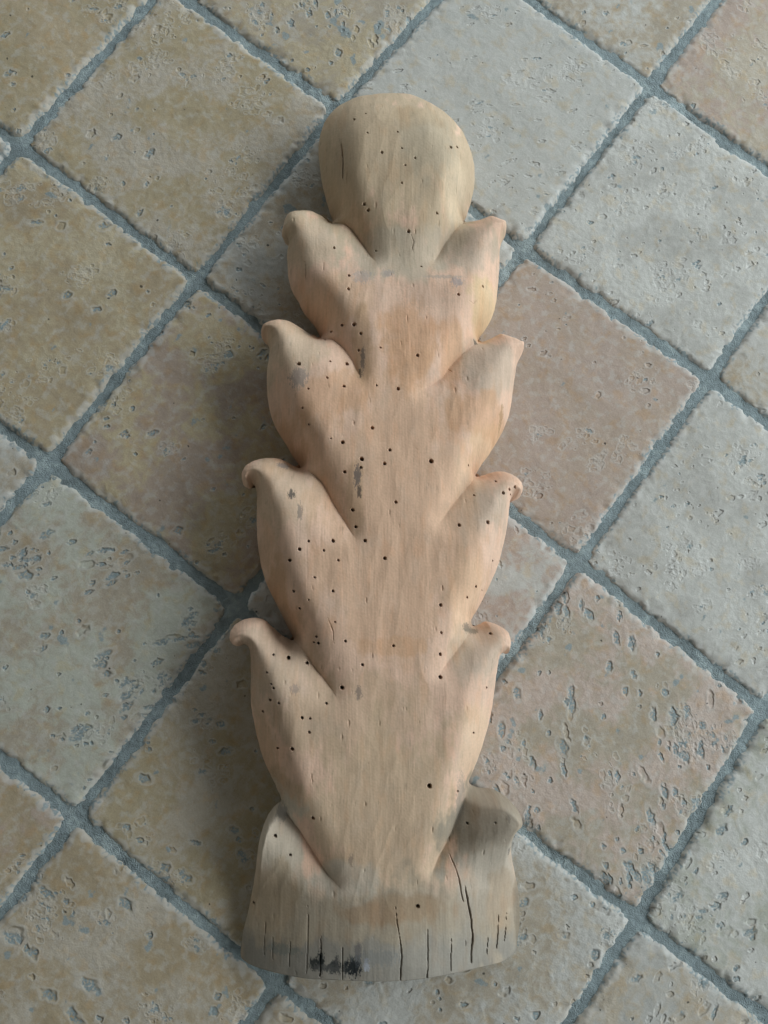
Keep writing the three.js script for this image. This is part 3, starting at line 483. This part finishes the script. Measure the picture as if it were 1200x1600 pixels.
    H -= 0.5 * sm(0.47, 0.62, noise(x * 0.55 + 80, z * 0.14 + 11)) * sm(1, 4, d);   // nicks and torn fibres
    for (const c of cracks) {
      const x = X0 + 0.55 * noise(z * 0.11, c.w * 90) + 0.2 * noise(z * 0.4, c.w * 90 + 9);
      if (x < c.box[0] || x > c.box[1] || z < c.box[2] || z > c.box[3]) continue;
      let bd = 1e9, bt = 0; const n = c.p.length - 1;
      for (let k = 0; k < n; k++) { const a = c.p[k], b = c.p[k + 1], ux = b[0] - a[0], uz = b[1] - a[1], L = ux * ux + uz * uz, s = clamp(((x - a[0]) * ux + (z - a[1]) * uz) / L, 0, 1), q = Math.hypot(x - a[0] - s * ux, z - a[1] - s * uz); if (q < bd) { bd = q; bt = (k + s) / n; } }
      const w = c.w * (0.75 + 0.6 * noise(z * 0.14, c.w * 50)) * (0.35 + 0.65 * sm(0, 0.25, bt) * (n > 3 || z > zBase ? 1 : sm(1, 0.75, bt)));
      if (bd < w) H -= Math.min(H - 4, (0.6 + 5 * w) * (z > zBase - 30 ? 1 : c.w > 0.4 ? 0.85 : 0.4)) * (1 - Math.pow(Math.max(0, bd) / w, 2));
    }
    const hs = HB.get(Math.floor(x / 4) + ',' + Math.floor(z / 4));
    if (hs) for (const h of hs) { const q = Math.hypot((x - h[0]), (z - h[1]) * 0.94) ; if (q < h[2]) H -= Math.min(H - 5, 11) * sm(h[2], h[2] * 0.72, q); }
    return H;
  }
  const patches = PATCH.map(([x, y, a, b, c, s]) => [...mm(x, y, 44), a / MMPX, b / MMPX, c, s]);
  const marks = MARK.map(([x, y, a, b, c, s]) => [...mm(x, y, 42), a / MMPX, b / MMPX, c, s]);
  function colour(x, z, out) {
    let r = WOOD[0], g = WOOD[1], b = WOOD[2];
    const n1 = fbm(x * 0.06 + 4, z * 0.035 + 8, 4), n2 = fbm(x * 0.2 + 14, z * 0.1 + 3, 3);
    const bs = 0.9 * sm(zz(1365), zz(1425), z + 14 * n1 + 9 * n2 + 10 * noise(x * 0.06, 4.4));
    r += bs * (0.43 - r); g += bs * (0.355 - g); b += bs * (0.27 - b);
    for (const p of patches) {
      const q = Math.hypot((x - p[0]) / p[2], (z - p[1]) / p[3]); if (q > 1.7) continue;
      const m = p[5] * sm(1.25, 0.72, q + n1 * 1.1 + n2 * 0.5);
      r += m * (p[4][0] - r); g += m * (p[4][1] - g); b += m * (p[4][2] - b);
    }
    // streaks of the grain
    const wv = 2.2 * noise(x * 0.035, z * 0.018) + 0.5 * noise(x * 0.1, z * 0.05), s1 = noise(x * 0.35 + wv, z * 0.01), s2 = noise(x * 0.8 + wv * 2, z * 0.025 + 40), s3 = noise(x * 1.5 + wv * 3, z * 0.09 + 7), sp = noise(x * 0.9, z * 0.9), s4 = noise(x * 2.6, z * 0.25);
    const fl = sm(0.3, 0.5, noise(x * 1.25 + 60, z * 0.13)) * sm(-0.15, 0.2, n1 + 0.1);
    let l = 1 + 0.07 * s1 + 0.06 * s2 + 0.075 * s3 + 0.055 * s4 + 0.09 * sp + 0.13 * n2 + 0.12 * n1 - 0.17 * fl;
    const grey = sm(0.02, 0.34, fbm(x * 0.09 + 33, z * 0.06 + 2, 4)) * 0.12, orange = sm(0.06, 0.3, fbm(x * 0.13 + 71, z * 0.045, 3)) * 0.3;
    const L = (r + g + b) / 3;
    r += grey * (L * 1.0 - r); g += grey * (L * 0.93 - g); b += grey * (L * 0.82 - b);
    r *= (1 + 0.03 * orange) * l; g *= (1 - 0.13 * orange) * l; b *= (1 - 0.25 * orange) * l;
    for (const p of marks) {
      const dx = (x - p[0]) / p[2], dz = (z - p[1]) / p[3]; if (dx > 1.6 || dx < -1.6 || dz > 1.6 || dz < -1.6) continue;
      const m = p[5] * sm(0.95, 0.6, Math.hypot(dx, dz) + 0.9 * fbm(x * 0.9 + 7, z * 0.35, 2) + 0.5 * noise(x * 2.6, z * 1.3));
      r += m * (p[4][0] - r); g += m * (p[4][1] - g); b += m * (p[4][2] - b);
    }
    out[0] = clamp(r, 0.01, 1); out[1] = clamp(g, 0.01, 1); out[2] = clamp(b, 0.01, 1);
  }

  // which part a spot belongs to: 0 stem, 1 bud, 2 base, 3.. leaves (left, right of each tier)
  const cl = (k) => CR[k].pts, poly = [];
  const outIdx = (x, z) => { let b = 0, bd = 1e9; for (let i = 0; i < NS; i++) { const d = (S[i][0] - x) ** 2 + (S[i][1] - z) ** 2; if (d < bd) { bd = d; b = i; } } return b; };
  const inPoly = (p, x, z) => { let s = false; for (let i = 0, j = p.length - 1; i < p.length; j = i++) if ((p[i][1] > z) !== (p[j][1] > z) && x < (p[j][0] - p[i][0]) * (z - p[i][1]) / (p[j][1] - p[i][1]) + p[i][0]) s = !s; return s; };
  const push = (p, far) => p.map((q) => [q[0] + far, q[1]]);
  for (let tier = 0; tier < 4; tier++) for (const sd of [0, 1]) {
    const up = cl(tier * 2 + sd), dn = cl(tier * 2 + 2 + sd), far = sd ? 60 : -60;
    const a = up[0], b = dn[0];
    // between two creases, closed far outside; the tip of the leaf below is kept out by the lower crease's notch
    poly.push([...up, ...dn.slice().reverse(), [b[0] + far * 0.02, b[1] - 1.5], [b[0] + far * 0.25, b[1] - 12 - 2], [b[0] + far * 1.5, b[1] - 14], [a[0] + far * 1.5, a[1] - 14], [a[0] + far * 0.25, a[1] - 14]]);
  }
  const topPoly = [...cl(0), ...cl(1).slice().reverse(), [cl(1)[0][0] + 1, cl(1)[0][1] - 2], [cl(1)[0][0] + 40, cl(1)[0][1] - 20], [cl(1)[0][0] + 40, z0 - 20], [cl(0)[0][0] - 40, z0 - 20], [cl(0)[0][0] - 40, cl(0)[0][1] - 20]];
  const basePoly = [...cl(8), ...cl(9).slice().reverse(), [cl(9)[0][0] + 1, cl(9)[0][1] - 0.5], [cl(9)[0][0] + 60, cl(9)[0][1] - 1], [cl(9)[0][0] + 60, z1 + 20], [cl(8)[0][0] - 60, z1 + 20], [cl(8)[0][0] - 60, cl(8)[0][1] - 0.5]];
  function partOf(x, z) {
    if (inPoly(basePoly, x, z)) return 2;
    if (inPoly(topPoly, x, z)) return 1;
    for (let k = poly.length - 1; k >= 0; k--) if (inPoly(poly[k], x, z)) return 3 + k;
    return 0;
  }
  const sheets = [];
  function sheet(step, top) {
    const nx = Math.ceil((x1 - x0) / step) + 1, nz = Math.ceil((z1 - z0) / step) + 1, id = new Int32Array(nx * nz).fill(-1), pos = [], col = [], part = [], c = [0, 0, 0];
    for (let j = 0; j < nz; j++) {
      const z = z0 + j * step + 0.0137, xs = crossings(z);
      for (let i = 0; i < nx; i++) {
        let x = x0 + i * step, inside = false; for (const q of xs) { if (q > x) break; inside = !inside; }
        let zq = z, [d, bx, bz] = edgeOf(x, z);
        if (!inside) { if (d > step * 0.8) continue; x = bx; zq = bz; d = 0; } else if (d < step * 0.3) { x = bx; zq = bz; d = 0; }
        let y;
        if (top) y = height(x, zq, d);
        else { const e = coarse(E, x, zq), r = coarse(RR, x, zq), w = r < 1.5 ? 0.6 : 15, t = clamp(d / w, 0, 1); y = e * (1 - Math.sqrt(Math.max(0, 1 - (1 - t) * (1 - t)))) + 0.05; if (r < 1.5 && d === 0) y = Math.min(e, y); }
        id[j * nx + i] = pos.length / 3; pos.push(x / 1000, y / 1000 + 0.0009, zq / 1000);
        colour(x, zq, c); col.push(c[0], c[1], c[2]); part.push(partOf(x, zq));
      }
    }
    const idx = [];
    for (let j = 0; j < nz - 1; j++) for (let i = 0; i < nx - 1; i++) {
      const a = id[j * nx + i], b = id[j * nx + i + 1], e = id[(j + 1) * nx + i], f = id[(j + 1) * nx + i + 1];
      const tri = (p, q, r) => { if (p >= 0 && q >= 0 && r >= 0) top ? idx.push(p, q, r) : idx.push(p, r, q); };
      if (a >= 0 && f >= 0) { tri(a, e, f); tri(a, f, b); } else { tri(a, e, b); tri(b, e, f); }
    }
    const g = new THREE.BufferGeometry();
    g.setAttribute('position', new THREE.Float32BufferAttribute(pos, 3)); g.setIndex(idx); g.computeVertexNormals();
    sheets.push({ pos, col, part, idx, nor: g.attributes.normal.array });
  }
  sheet(STEP, true); sheet(1.4, false);
  const root = new THREE.Group(); root.name = 'carved_ornament';
  root.userData = { label: 'pale carved wooden ornament of stacked leaves with worm holes lying on stone tiles', category: 'wood carving' };
  const wood = new THREE.MeshPhysicalMaterial({ vertexColors: true, roughness: 0.72, specularIntensity: 0.35, name: 'bare_wood' });
  const NAMES = ['stem', 'bud', 'base', ...Array(8).fill('leaf')];
  const LABEL = { 1: 'rounded bud at the top end', 2: 'flared grey base with drying cracks' };
  for (let p = 0; p < NAMES.length; p++) {
    const pos = [], nor = [], col = [], idx = [];
    for (const s of sheets) {
      const map = new Map();
      for (let k = 0; k < s.idx.length; k += 3) {
        const a = s.idx[k], b = s.idx[k + 1], c = s.idx[k + 2];
        const q = s.part[a] === s.part[b] ? s.part[a] : s.part[c];
        if (q !== p) continue;
        for (const v of [a, b, c]) {
          let m = map.get(v);
          if (m === undefined) { m = pos.length / 3; map.set(v, m); for (let t = 0; t < 3; t++) { pos.push(s.pos[v * 3 + t]); nor.push(s.nor[v * 3 + t]); col.push(s.col[v * 3 + t]); } }
          idx.push(m);
        }
      }
    }
    if (!idx.length) continue;
    const g = new THREE.BufferGeometry();
    g.setAttribute('position', new THREE.Float32BufferAttribute(pos, 3)); g.setAttribute('normal', new THREE.Float32BufferAttribute(nor, 3)); g.setAttribute('color', new THREE.Float32BufferAttribute(col, 3)); g.setIndex(idx);
    const m = new THREE.Mesh(g, wood); m.name = NAMES[p]; if (LABEL[p]) m.userData.label = LABEL[p];
    m.castShadow = m.receiveShadow = true; root.add(m);
  }
  scene.add(root);
}

renderer.render(scene, camera);
